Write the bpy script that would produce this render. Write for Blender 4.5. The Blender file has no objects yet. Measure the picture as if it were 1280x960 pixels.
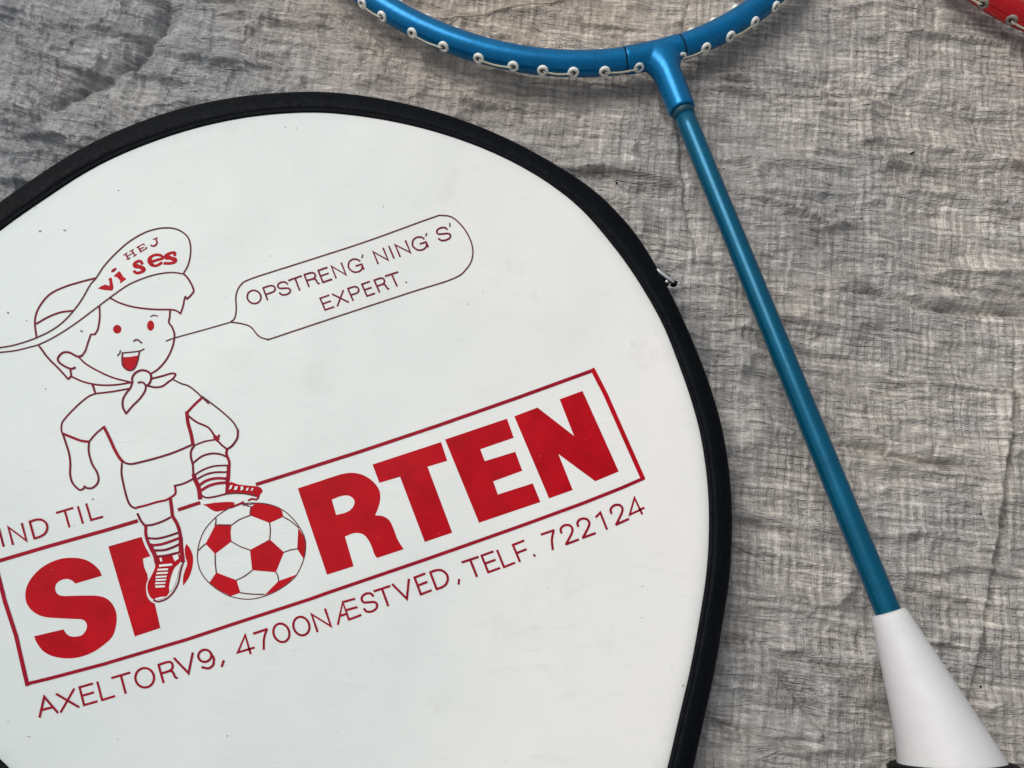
import bpy, bmesh, math, random
import numpy as np
from mathutils import Vector, Matrix
from mathutils.geometry import tessellate_polygon

random.seed(7)
rng = np.random.default_rng(11)
scene = bpy.context.scene
C = bpy.context.scene.collection

# ---------------------------------------------------------------- camera
D, TILT, FPX = 0.25, math.radians(16.2), 1050.0
CAM = np.array([0.0, -D * math.sin(TILT), D * math.cos(TILT)])
cam_data = bpy.data.cameras.new('camera')
cam_data.sensor_width = 36.0
cam_data.lens = FPX / 1280.0 * 36.0
cam_data.clip_start = 0.005
cam_data.clip_end = 50.0
cam = bpy.data.objects.new('camera', cam_data)
cam.location = CAM
cam.rotation_euler = (TILT, 0, 0)
C.objects.link(cam)
scene.camera = cam

# ---------------------------------------------------------------- light
SUN_DIR = Vector((-0.42, 0.38, 0.83)).normalized()      # towards the light
elev = math.asin(SUN_DIR.z)
azim = math.atan2(SUN_DIR.x, SUN_DIR.y)
world = bpy.data.worlds.new('World')
scene.world = world
world.use_nodes = True
wn = world.node_tree
bg = wn.nodes['Background']
sky = wn.nodes.new('ShaderNodeTexSky')
sky.sky_type = 'NISHITA'
sky.sun_disc = False
sky.sun_elevation = elev
sky.sun_rotation = azim
sky.air_density = 1.6
sky.dust_density = 5.0
hs = wn.nodes.new('ShaderNodeHueSaturation')             # overcast sky: nearly colourless
hs.inputs['Saturation'].default_value = 0.30
wn.links.new(sky.outputs[0], hs.inputs['Color'])
wn.links.new(hs.outputs[0], bg.inputs['Color'])
bg.inputs['Strength'].default_value = 0.112
sun = bpy.data.lights.new('sun', 'SUN')
sun.energy = 1.25
sun.angle = math.radians(32)
sun.color = (1.0, 0.97, 0.93)
so = bpy.data.objects.new('sun', sun)
so.rotation_euler = (-SUN_DIR).to_track_quat('-Z', 'Y').to_euler()
C.objects.link(so)
scene.view_settings.view_transform = 'Standard'
scene.view_settings.look = 'None'
scene.view_settings.exposure = -0.08
scene.view_settings.gamma = 1.0
scene.view_settings.use_curve_mapping = False

# ---------------------------------------------------------------- pixel -> place
_R = np.array([1, 0, 0.]); _U = np.array([0, math.cos(TILT), math.sin(TILT)])
_F = np.array([0, math.sin(TILT), -math.cos(TILT)])
def ray(x, y): return _R * (x - 640) / FPX + _U * (480 - y) / FPX + _F
def unz(x, y, z):
    d = ray(x, y); return CAM + d * (z - CAM[2]) / d[2]
def unplane(x, y, P, n):
    d = ray(x, y); return CAM + d * (n @ (P - CAM)) / (n @ d)
def Z(ox, oy, s, pts): return [(ox + x / s, oy + y / s) for x, y in pts]

# ---------------------------------------------------------------- helpers
def thing(name, label, cat, loc=(0, 0, 0), group=None):
    o = bpy.data.objects.new(name, None); C.objects.link(o)
    o.location = loc; o.empty_display_size = 0.01
    o['label'] = label; o['category'] = cat
    if group: o['group'] = group
    return o

def mesh_obj(name, verts, faces, mats, parent=None, smooth=True, mat_idx=None, label=None):
    me = bpy.data.meshes.new(name)
    off = np.array(parent.location) if parent is not None else np.zeros(3)
    v = np.asarray(verts, float) - off
    me.from_pydata(v.tolist(), [], [tuple(int(i) for i in f) for f in faces])
    me.polygons.foreach_set('use_smooth', [smooth] * len(me.polygons))
    for m in (mats if isinstance(mats, (list, tuple)) else [mats]): me.materials.append(m)
    if mat_idx is not None: me.polygons.foreach_set('material_index', mat_idx)
    me.update()
    o = bpy.data.objects.new(name, me); C.objects.link(o)
    if parent is not None: o.parent = parent
    if label: o['label'] = label
    return o

def catmull(pts, sub=6, closed=False):
    P = np.asarray(pts, float); n = len(P)
    if n < 3: return P
    out = []
    rngi = range(n) if closed else range(n - 1)
    for i in rngi:
        if closed: p0, p1, p2, p3 = P[(i - 1) % n], P[i], P[(i + 1) % n], P[(i + 2) % n]
        else:
            p1, p2 = P[i], P[i + 1]
            p0 = P[i - 1] if i > 0 else 2 * p1 - p2
            p3 = P[i + 2] if i + 2 < n else 2 * p2 - p1
        for k in range(sub):
            t = k / sub
            out.append(0.5 * ((2 * p1) + (-p0 + p2) * t + (2 * p0 - 5 * p1 + 4 * p2 - p3) * t * t + (-p0 + 3 * p1 - 3 * p2 + p3) * t ** 3))
    if not closed: out.append(P[-1])
    return np.array(out)

def sweep(path, prof, up, closed=False, cap=True):
    """path (N,3); prof(i)->list of (lateral, up) offsets; returns verts, faces"""
    path = np.asarray(path, float); N = len(path); V = []; F = []
    for i in range(N):
        if closed: t = path[(i + 1) % N] - path[i - 1]
        else: t = path[min(i + 1, N - 1)] - path[max(i - 1, 0)]
        t = t / np.linalg.norm(t)
        lat = np.cross(t, up); lat /= np.linalg.norm(lat)
        u2 = np.cross(lat, t)
        pr = prof(i)
        for a, b in pr: V.append(path[i] + lat * a + u2 * b)
    m = len(prof(0))
    for i in range(N if closed else N - 1):
        j = (i + 1) % N
        for k in range(m):
            l = (k + 1) % m
            F.append((i * m + k, i * m + l, j * m + l, j * m + k))
    if not closed and cap:
        F.append(tuple(range(m - 1, -1, -1))); F.append(tuple(range((N - 1) * m, N * m)))
    return V, F

def circ(rx, rz=None, m=28):
    rz = rz or rx
    return [(rx * math.cos(2 * math.pi * k / m), rz * math.sin(2 * math.pi * k / m)) for k in range(m)]

def lathe(prof, m=28):
    V = []; F = []
    for r, h in prof:
        for k in range(m):
            a = 2 * math.pi * k / m; V.append((r * math.cos(a), r * math.sin(a), h))
    for i in range(len(prof) - 1):
        for k in range(m):
            l = (k + 1) % m; F.append((i * m + k, i * m + l, (i + 1) * m + l, (i + 1) * m + k))
    return V, F

# ---------------------------------------------------------------- materials
def new_mat(name):
    m = bpy.data.materials.new(name); m.use_nodes = True
    nt = m.node_tree; return m, nt, nt.nodes['Principled BSDF']
def N(nt, typ, **kw):
    n = nt.nodes.new(typ)
    for k, v in kw.items():
        if k in n.inputs: n.inputs[k].default_value = v
        else: setattr(n, k, v)
    return n
def coords(nt, scale=(1, 1, 1), rot=(0, 0, 0)):
    g = nt.nodes.new('ShaderNodeNewGeometry'); mp = nt.nodes.new('ShaderNodeMapping')
    mp.inputs['Scale'].default_value = scale; mp.inputs['Rotation'].default_value = rot
    nt.links.new(g.outputs['Position'], mp.inputs['Vector']); return mp.outputs[0]
def noise(nt, vec, scale, detail=4, rough=0.55, dist=0.0):
    n = N(nt, 'ShaderNodeTexNoise'); n.inputs['Scale'].default_value = scale
    n.inputs['Detail'].default_value = detail; n.inputs['Roughness'].default_value = rough
    n.inputs['Distortion'].default_value = dist
    nt.links.new(vec, n.inputs['Vector']); return n.outputs['Fac']
def ramp(nt, fac, stops):
    r = nt.nodes.new('ShaderNodeValToRGB'); e = r.color_ramp.elements
    while len(e) < len(stops): e.new(0.5)
    for el, (p, c) in zip(e, stops):
        el.position = p; el.color = (c if len(c) == 4 else (*c, 1)) if hasattr(c, '__len__') else (c, c, c, 1)
    nt.links.new(fac, r.inputs[0]); return r.outputs[0]
def mix(nt, a, b, fac, mode='MIX'):
    m = nt.nodes.new('ShaderNodeMix'); m.data_type = 'RGBA'; m.blend_type = mode
    for sock, v in ((m.inputs[0], fac), (m.inputs[6], a), (m.inputs[7], b)):
        if isinstance(v, bpy.types.NodeSocket): nt.links.new(v, sock)
        elif hasattr(v, '__len__'): sock.default_value = (*v, 1)
        else: sock.default_value = v if sock == m.inputs[0] else (v, v, v, 1)
    return m.outputs[2]
def math_(nt, op, a, b=0.0):
    m = nt.nodes.new('ShaderNodeMath'); m.operation = op
    for i, v in enumerate((a, b)):
        if isinstance(v, bpy.types.NodeSocket): nt.links.new(v, m.inputs[i])
        else: m.inputs[i].default_value = v
    return m.outputs[0]
def bump(nt, b, height, strength, dist, normal=None):
    n = N(nt, 'ShaderNodeBump'); n.inputs['Strength'].default_value = strength
    n.inputs['Distance'].default_value = dist
    nt.links.new(height, n.inputs['Height'])
    if normal is not None: nt.links.new(normal, n.inputs['Normal'])
    if b is not None: nt.links.new(n.outputs[0], b.inputs['Normal'])
    return n.outputs[0]

def bent(nt, sc):
    """position with the creases' run bent: steeper on the left of the sheet"""
    g = nt.nodes.new('ShaderNodeNewGeometry'); sp = N(nt, 'ShaderNodeSeparateXYZ'); nt.links.new(g.outputs['Position'], sp.inputs[0])
    x, y = sp.outputs['X'], sp.outputs['Y']
    yy = math_(nt, 'ADD', y, math_(nt, 'SUBTRACT', math_(nt, 'MULTIPLY', x, 0.17), math_(nt, 'MULTIPLY', math_(nt, 'MULTIPLY', x, x), 0.5)))
    cb = N(nt, 'ShaderNodeCombineXYZ'); nt.links.new(math_(nt, 'MULTIPLY', x, sc[0]), cb.inputs[0]); nt.links.new(math_(nt, 'MULTIPLY', yy, sc[1]), cb.inputs[1])
    return cb.outputs[0]
# --- woven tarpaulin
TARP, nt, b = new_mat('woven_grey_tarpaulin')
rot = (0, 0, math.radians(7))
def warped():
    v = coords(nt, (1, 1, 1), rot)
    n = N(nt, 'ShaderNodeTexNoise'); n.inputs['Scale'].default_value = 60; n.inputs['Detail'].default_value = 3
    nt.links.new(v, n.inputs['Vector'])
    s = N(nt, 'ShaderNodeVectorMath', operation='MULTIPLY_ADD')
    nt.links.new(n.outputs['Color'], s.inputs[0]); s.inputs[1].default_value = (0.0017, 0.0017, 0)
    nt.links.new(v, s.inputs[2]); return s.outputs[0]
wv = warped()
def scaled(v, sc):
    s = N(nt, 'ShaderNodeVectorMath', operation='MULTIPLY'); nt.links.new(v, s.inputs[0]); s.inputs[1].default_value = sc
    return s.outputs[0]
thrV = noise(nt, scaled(wv, (590, 75, 1)), 1.0, 3, 0.60)      # tapes running up the picture
thrH = noise(nt, scaled(wv, (80, 640, 1)), 1.0, 3, 0.60)      # tapes running across
def lines(direction, scale):
    w = N(nt, 'ShaderNodeTexWave', wave_type='BANDS', bands_direction=direction, wave_profile='SIN')
    w.inputs['Scale'].default_value = scale; w.inputs['Distortion'].default_value = 0.0
    nt.links.new(wv, w.inputs['Vector']); return w.outputs['Fac']
lX = lines('X', 132); lY = lines('Y', 150)
patch = noise(nt, coords(nt, (1, 1.6, 1)), 30, 5, 0.65)       # where the weave shows through the lamination
gx0 = N(nt, 'ShaderNodeSeparateXYZ'); gg0 = nt.nodes.new('ShaderNodeNewGeometry'); nt.links.new(gg0.outputs['Position'], gx0.inputs[0])
vis = ramp(nt, math_(nt, 'ADD', patch, math_(nt, 'MULTIPLY', gx0.outputs['X'], 0.9)), [(0.38, 0.08), (0.66, 1.0)])
brk = noise(nt, coords(nt), 330, 3, 0.6)
gap = math_(nt, 'MAXIMUM', math_(nt, 'MULTIPLY', ramp(nt, lX, [(0.0, 1.0), (0.12, 0.0)]), ramp(nt, thrH, [(0.50, 1.0), (0.68, 0.1)])),
            math_(nt, 'MULTIPLY', ramp(nt, lY, [(0.0, 1.0), (0.12, 0.0)]), ramp(nt, thrV, [(0.50, 1.0), (0.68, 0.1)])))
gap = math_(nt, 'MULTIPLY', gap, vis)
ridge = math_(nt, 'MAXIMUM', math_(nt, 'MULTIPLY', ramp(nt, lX, [(0.70, 0.0), (0.95, 1.0)]), ramp(nt, brk, [(0.45, 0.0), (0.62, 1.0)])),
            math_(nt, 'MULTIPLY', ramp(nt, lY, [(0.70, 0.0), (0.95, 1.0)]), ramp(nt, brk, [(0.40, 1.0), (0.55, 0.0)])))
fine = noise(nt, coords(nt), 1100, 3, 0.7)
def crk(scale, sc, rt, dist):
    n = noise(nt, bent(nt, sc), scale, 5, 0.62, dist)
    a = math_(nt, 'ABSOLUTE', math_(nt, 'SUBTRACT', n, 0.5))
    return math_(nt, 'SUBTRACT', 1.0, math_(nt, 'MINIMUM', math_(nt, 'MULTIPLY', a, 9.0), 1.0))
ck1 = crk(120, (0.38, 1.5, 1), (0, 0, 0.20), 0.8)               # long shallow creases
ck2 = crk(300, (0.6, 1.2, 1), (0, 0, 0.15), 0.5)              # small crumple
hatch = math_(nt, 'ADD', math_(nt, 'MULTIPLY', thrV, 0.46), math_(nt, 'MULTIPLY', thrH, 0.54))
hatch = math_(nt, 'ADD', hatch, math_(nt, 'MULTIPLY', math_(nt, 'SUBTRACT', fine, 0.5), 0.14))
hatch = math_(nt, 'ADD', hatch, math_(nt, 'MULTIPLY', math_(nt, 'MULTIPLY', ridge, vis), 0.085))
# dust: warm and brownish to the right, cleaner and cooler to the left
gx = N(nt, 'ShaderNodeSeparateXYZ'); gg = nt.nodes.new('ShaderNodeNewGeometry'); nt.links.new(gg.outputs['Position'], gx.inputs[0])
big = noise(nt, coords(nt, (1, 1.5, 1), (0, 0, 0.2)), 14, 6, 0.65)
dust = math_(nt, 'ADD', math_(nt, 'MULTIPLY', gx.outputs['X'], 1.5), math_(nt, 'ADD', math_(nt, 'MULTIPLY', gx.outputs['Y'], 0.35), big))
dirt = ramp(nt, dust, [(0.25, (0.190, 0.199, 0.208)), (0.50, (0.262, 0.257, 0.250)), (0.74, (0.385, 0.353, 0.316))])
dn = N(nt, 'ShaderNodeVectorMath', operation='DISTANCE'); nt.links.new(gg.outputs['Position'], dn.inputs[0]); dn.inputs[1].default_value = (-0.005, 0.185, 0)
soil = math_(nt, 'ADD', dn.outputs['Value'], math_(nt, 'MULTIPLY', big, 0.04))       # sandy patch where the head lies
dirt = mix(nt, dirt, (0.41, 0.335, 0.265), ramp(nt, soil, [(0.085, 0.75), (0.135, 0.0)]))
tone = ramp(nt, hatch, [(0.34, 0.56), (0.44, 0.88), (0.54, 1.16), (0.64, 1.75)])
col = mix(nt, dirt, tone, 1.0, 'MULTIPLY')
col = mix(nt, col, (0.09, 0.088, 0.085), math_(nt, 'MULTIPLY', gap, 0.46))
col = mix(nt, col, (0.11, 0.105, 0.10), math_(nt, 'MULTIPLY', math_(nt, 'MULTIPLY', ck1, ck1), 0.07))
fib = noise(nt, bent(nt, (1, 9)), 75, 6, 0.72)
fib_glint = ramp(nt, fib, [(0.58, 0.0), (0.72, 1.0)])
col = mix(nt, col, (0.62, 0.61, 0.60), math_(nt, 'MULTIPLY', fib_glint, 0.42))  # pale fibre streaks, doubling as crease highlights painted into the colour
mac = noise(nt, bent(nt, (0.7, 1.8)), 34, 5, 0.62)
col = mix(nt, col, ramp(nt, mac, [(0.34, 0.86), (0.50, 1.0), (0.66, 1.18)]), 1.0, 'MULTIPLY')
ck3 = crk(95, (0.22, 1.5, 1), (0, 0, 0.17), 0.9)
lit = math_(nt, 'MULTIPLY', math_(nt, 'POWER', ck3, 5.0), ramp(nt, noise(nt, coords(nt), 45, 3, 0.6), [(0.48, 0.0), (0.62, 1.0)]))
col = mix(nt, col, (0.72, 0.71, 0.70), math_(nt, 'MULTIPLY', lit, 0.50))  # bright highlights along crease lines, painted into the colour
brown = noise(nt, coords(nt), 55, 4, 0.7)
col = mix(nt, col, (0.20, 0.12, 0.07), math_(nt, 'MULTIPLY', ramp(nt, brown, [(0.66, 0.0), (0.80, 1.0)]), 0.30))
nt.links.new(col, b.inputs['Base Color'])
b.inputs['Roughness'].default_value = 0.33
b.inputs['Specular IOR Level'].default_value = 0.6
hh = math_(nt, 'SUBTRACT', hatch, math_(nt, 'MULTIPLY', gap, 0.15))
n1 = bump(nt, None, math_(nt, 'ADD', math_(nt, 'MULTIPLY', math_(nt, 'ADD', ck1, lit), 0.8), math_(nt, 'MULTIPLY', ck2, 0.18)), 1.0, 0.00045)
bump(nt, b, hh, 1.0, 0.0009, n1)

# --- white vinyl of the cover (wrinkle relief shared with the print on it)
def vinyl_relief(nt, b):
    w1 = noise(nt, coords(nt, (1, 1, 1)), 16, 2, 0.45)
    w2 = noise(nt, coords(nt, (1, 3.2, 1), (0, 0, -0.3)), 70, 4, 0.6, 0.6)
    w3 = noise(nt, coords(nt), 1500, 2, 0.5)
    h = math_(nt, 'ADD', math_(nt, 'MULTIPLY', w1, 3.2), math_(nt, 'MULTIPLY', ramp(nt, w2, [(0.58, 0.0), (0.80, 1.0)]), 0.06))
    h = math_(nt, 'ADD', h, math_(nt, 'MULTIPLY', w3, 0.035))
    bump(nt, b, h, 1.0, 0.0007)
VINYL, nt, b = new_mat('white_vinyl')
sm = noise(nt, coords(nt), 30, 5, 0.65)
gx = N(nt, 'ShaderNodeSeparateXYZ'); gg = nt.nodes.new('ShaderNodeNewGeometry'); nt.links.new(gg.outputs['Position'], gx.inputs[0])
sheen_grad = math_(nt, 'ADD', math_(nt, 'MULTIPLY', gx.outputs['X'], 4.0), math_(nt, 'ADD', 0.5, math_(nt, 'MULTIPLY', sm, 0.5)))   # sheen across the panel painted in: darker, cooler left; lighter, warmer right
base = ramp(nt, sheen_grad, [(0.15, (0.575, 0.632, 0.618)), (0.50, (0.635, 0.675, 0.658)), (0.95, (0.765, 0.760, 0.735))])
spk = noise(nt, coords(nt), 420, 3, 0.6)
stn = noise(nt, coords(nt), 48, 6, 0.75)
base = mix(nt, base, (0.47, 0.47, 0.43), math_(nt, 'MULTIPLY', ramp(nt, stn, [(0.58, 0.0), (0.76, 1.0)]), 0.28))
spm = math_(nt, 'MULTIPLY', ramp(nt, spk, [(0.70, 0.0), (0.80, 1.0)]), 0.35)
base = mix(nt, base, (0.30, 0.31, 0.30), spm)
scf = noise(nt, coords(nt, (1, 4, 1), (0, 0, -0.35)), 95, 4, 0.7)
base = mix(nt, base, (0.50, 0.52, 0.51), math_(nt, 'MULTIPLY', ramp(nt, scf, [(0.58, 0.0), (0.74, 1.0)]), 0.20))
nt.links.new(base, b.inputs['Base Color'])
b.inputs['Roughness'].default_value = 0.40
b.inputs['Specular IOR Level'].default_value = 0.38
vinyl_relief(nt, b)

def ink(name, c, var=0.12):
    m, nt, b = new_mat(name)
    n = noise(nt, coords(nt), 130, 4, 0.6)
    cc = ramp(nt, n, [(0.35, tuple(x * (1 - var) for x in c)), (0.65, tuple(x * (1 + var) for x in c))])
    wr = noise(nt, coords(nt), 850, 4, 0.7)
    cc = mix(nt, cc, (0.62, 0.60, 0.59), math_(nt, 'MULTIPLY', ramp(nt, wr, [(0.70, 0.0), (0.78, 1.0)]), 0.45))
    nt.links.new(cc, b.inputs['Base Color']); b.inputs['Roughness'].default_value = 0.42; b.inputs['Specular IOR Level'].default_value = 0.06
    vinyl_relief(nt, b); return m
INK_RED = ink('red_print', (0.40, 0.0025, 0.009))
INK_LINE = ink('dark_red_print', (0.27, 0.005, 0.020))
INK_THIN = ink('thin_dark_print', (0.16, 0.009, 0.026))
INK_GREY = ink('thin_grey_print', (0.115, 0.030, 0.038))
INK_WHITE = ink('bare_vinyl_gap', (0.72, 0.73, 0.72), 0.03)

def simple(name, c, rough, metal=0.0, coat=0.0, bmp=None, var=0.08, vs=60, spec=0.5, coat_rough=0.1, chips=None):
    m, nt, b = new_mat(name)
    n = noise(nt, coords(nt), vs, 5, 0.65)
    cc = ramp(nt, n, [(0.3, tuple(x * (1 - var) for x in c)), (0.7, tuple(min(1, x * (1 + var)) for x in c))])
    if chips:
        sc = noise(nt, coords(nt), 700, 5, 0.7, 1.5)
        cc = mix(nt, cc, chips[0], math_(nt, 'MULTIPLY', ramp(nt, sc, [(0.66, 0.0), (0.74, 1.0)]), chips[1]))
    nt.links.new(cc, b.inputs['Base Color'])
    r = ramp(nt, noise(nt, coords(nt), vs * 6, 4, 0.7), [(0.3, max(0.02, rough * 0.8)), (0.7, min(1, rough * 1.25))])
    nt.links.new(r, b.inputs['Roughness'])
    b.inputs['Metallic'].default_value = metal; b.inputs['Coat Weight'].default_value = coat
    b.inputs['Coat Roughness'].default_value = coat_rough
    b.inputs['Specular IOR Level'].default_value = spec
    if bmp: bump(nt, b, noise(nt, coords(nt), bmp[0], 4, 0.6), 1.0, bmp[1])
    return m
BLUE = simple('blue_enamel', (0.0, 0.132, 0.315), 0.28, 0.48, 0.14, (260, 0.00008), 0.14, 90, spec=0.2, chips=((0.10, 0.22, 0.30), 0.5))
TEAL = simple('teal_blue_shaft_enamel', (0.0, 0.088, 0.165), 0.30, 0.42, 0.16, (300, 0.00004), 0.12, 70, spec=0.2, coat_rough=0.06, chips=((0.06, 0.16, 0.20), 0.6))
RED = simple('red_enamel', (0.58, 0.003, 0.008), 0.16, 0.7, 0.5, (300, 0.00004), 0.08, 90)
BAND = simple('black_vinyl_binding', (0.0022, 0.0032, 0.0050), 0.55, 0, 0, (160, 0.0006), 0.25, 90, 0.07)
BLACK = simple('black_rubber', (0.004, 0.004, 0.0045), 0.6, 0, 0, (900, 0.0002), 0.2, 90, 0.12)
CONE = simple('white_plastic_cone', (0.60, 0.60, 0.605), 0.55, 0, 0, (240, 0.00010), 0.06, 45, chips=((0.40, 0.39, 0.36), 0.25))
GROM = simple('off_white_grommet_plastic', (0.80, 0.80, 0.74), 0.45, 0, 0, None, 0.10, 400)
GROM_OLD = simple('worn_brown_grommet_plastic', (0.22, 0.19, 0.16), 0.5, 0, 0, None, 0.20, 400)
STRG = simple('yellowed_nylon_string', (0.42, 0.40, 0.31), 0.5, 0, 0, None, 0.15, 500)
COLLAR = simple('dark_teal_collar', (0.0, 0.045, 0.075), 0.5, 0, 0, None, 0.2, 300)
THREAD = simple('tan_thread', (0.33, 0.285, 0.21), 0.8, 0, 0, None, 0.25, 300)
STEEL = simple('zipper_metal', (0.75, 0.75, 0.76), 0.25, 0.9, 0, None, 0.08, 300)
GRIT_HOLE_SHADE = simple('dark_grit_and_hole_shade', (0.03, 0.025, 0.02), 0.9, 0, 0, None, 0.3, 500)
SMUDGE = simple('grey_smudge', (0.22, 0.24, 0.23), 0.7, 0, 0, None, 0.2, 900)

# ---------------------------------------------------------------- the tarp: one relief sheet
def vnoise(x, y, seed):
    """smooth value noise on arrays"""
    r = np.random.default_rng(seed); T = r.random((256, 256))
    xi = np.floor(x).astype(int); yi = np.floor(y).astype(int); fx = x - xi; fy = y - yi
    fx = fx * fx * fx * (fx * (fx * 6 - 15) + 10); fy = fy * fy * fy * (fy * (fy * 6 - 15) + 10)
    a = T[xi & 255, yi & 255]; b_ = T[(xi + 1) & 255, yi & 255]
    c = T[xi & 255, (yi + 1) & 255]; d = T[(xi + 1) & 255, (yi + 1) & 255]
    return (a * (1 - fx) + b_ * fx) * (1 - fy) + (c * (1 - fx) + d * fx) * fy
def fbm(x, y, seed, o=4, g=0.5):
    s = 0; a = 1; t = 0
    for k in range(o):
        s = s + a * vnoise(x * 2 ** k + 17.3 * k, y * 2 ** k - 9.1 * k, seed + k); t += a; a *= g
    return s / t
def ridged(x, y, seed, o=3, g=0.5):
    s = 0; a = 1; t = 0
    for k in range(o):
        n = vnoise(x * 2 ** k + 31.7 * k, y * 2 ** k + 5.3 * k, seed + k)
        s = s + a * (1 - np.abs(2 * n - 1)) ** 3; t += a; a *= g
    return s / t

# creases traced from the photograph: (pixels, width m, depth m; + is a ridge, - a furrow)
CREASES = [
    ([(868, -20), (862, 5), (857, 25), (853, 60), (851, 140), (855, 207), (860, 245), (867, 285), (874, 308), (872, 330)], .0007, -.0009),
    ([(1283, 420), (1279, 500), (1277, 540), (1270, 590), (1262, 650), (1257, 690), (1247, 757), (1242, 790), (1234, 850), (1225, 900), (1222, 1000)], .0009, -.0019),
    ([(1270, 470), (1262, 560), (1250, 650), (1239, 750), (1228, 840)], .0030, .0014),
    ([(20, 150), (32, 137), (60, 120), (94, 101), (144, 76), (170, 52), (187, 32), (201, 5), (210, -20)], .0040, -.0024),
    ([(1040, 352), (1066, 360), (1120, 366), (1179, 379), (1257, 384), (1300, 388)], .0010, -.0016),
    ([(1180, 352), (1216, 356), (1279, 365), (1310, 368)], .0009, -.0012),
    ([(930, 244), (960, 250), (1016, 269), (1035, 280), (1070, 282)], .0010, .0014),
    ([(1100, 232), (1172, 241), (1225, 244), (1279, 256), (1320, 266)], .0014, .0016),
    ([(1000, 182), (1060, 190), (1100, 200), (1180, 212)], .0018, .0014),
    ([(1020, 550), (1037, 553), (1090, 562), (1147, 570), (1200, 578), (1243, 586)], .0011, -.0018),
    ([(1085, 575), (1147, 583), (1200, 592), (1240, 598)], .0018, .0010),
    ([(890, 798), (907, 800), (947, 807), (994, 822), (1035, 832), (1090, 842)], .0010, -.0018),
    ([(880, 898), (900, 905), (935, 919), (975, 928), (1030, 935)], .0010, -.0013),
    ([(972, 838), (1000, 872), (1029, 907), (1040, 925)], .0008, -.0012),
    ([(1110, 730), (1150, 740), (1200, 752), (1238, 757)], .0008, -.0012),
    ([(1150, 805), (1190, 812), (1230, 820)], .0008, -.0012),
    ([(0, 52), (50, 62), (100, 78), (170, 84), (240, 92)], .0012, .0012),
    ([(180, 45), (230, 60), (270, 66), (330, 72)], .0012, .0012),
    ([(0, 160), (30, 165), (80, 163), (135, 168)], .0009, .0012),
    ([(0, 232), (20, 228), (50, 226)], .0020, -.0010),
    ([(960, 100), (1040, 108), (1120, 116), (1200, 135), (1290, 150)], .0022, -.0012),
    ([(930, 410), (990, 432), (1040, 440), (1100, 445)], .0010, -.0012),
    ([(1100, 470), (1170, 476), (1240, 482), (1290, 490)], .0018, .0012),
    ([(905, 640), (950, 655), (1010, 665)], .0012, -.0012),
    ([(620, 165), (700, 200), (760, 222), (830, 240)], .0012, -.0009),
    ([(890, 100), (930, 112), (1000, 118), (1060, 130)], .0010, .0010),
    ([(560, 118), (640, 128), (700, 134), (790, 150)], .0010, .0009),
    ([(1130, 660), (1180, 668), (1235, 676)], .0010, .0010),
    ([(930, 345), (960, 400), (985, 450), (1010, 520)], .0030, -.0008),
]
xs = np.concatenate([-np.geomspace(1.6, 0.235, 26)[:-1], np.arange(-0.235, 0.2501, 0.00052), np.geomspace(0.25, 1.6, 26)[1:]])
ys = np.concatenate([-np.geomspace(1.6, 0.175, 26)[:-1], np.arange(-0.175, 0.2401, 0.00052), np.geomspace(0.24, 1.6, 26)[1:]])
X, Y = np.meshgrid(xs, ys)
ca, sa = math.cos(math.radians(-8)), math.sin(math.radians(-8))
Xc = np.clip(X, -.3, .3); A_ = X * ca + Y * sa; B_ = Y + .17 * Xc - .5 * Xc ** 2          # A_ along the wrinkles, B_ across them
wa = (fbm(X * 22, Y * 22, 3, 3) - .5) * 0.022
wb = (fbm(X * 30 + 50, Y * 30, 5, 3) - .5) * 0.012
H = (fbm(X * 9, Y * 11, 21, 3) - .5) * 0.0060
H += (ridged((A_ + wa) * 22 + 40, (B_ + wb) * 85 + 9, 31, 3) - .3) * 0.0030
H += (ridged((A_ + wa) * 75 + 7, (B_ + wb) * 210 + 3, 41, 3) - .3) * (0.0010 + 0.0009 * np.clip(-X * 6, 0, 1))
H -= ridged((A_ + wb) * 60 + 70, (B_ + wa) * 110 + 30, 51, 2) ** 2 * 0.0011
H += (ridged((A_ + wa) * 150, (B_ + wb) * 120, 61, 3) - .3) * (0.00045 + 0.0005 * np.clip(-X * 6, 0, 1))
H += (ridged((A_ + wa) * 14 + 90, (B_ + wb) * 48 + 33, 91, 2) ** 2 - .2) * 0.0036
H += (fbm(A_ * 420, B_ * 700, 71, 2) - .5) * 0.00016
jit = (fbm(X * 160, Y * 160, 81, 2) - .5) * 0.0016
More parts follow.
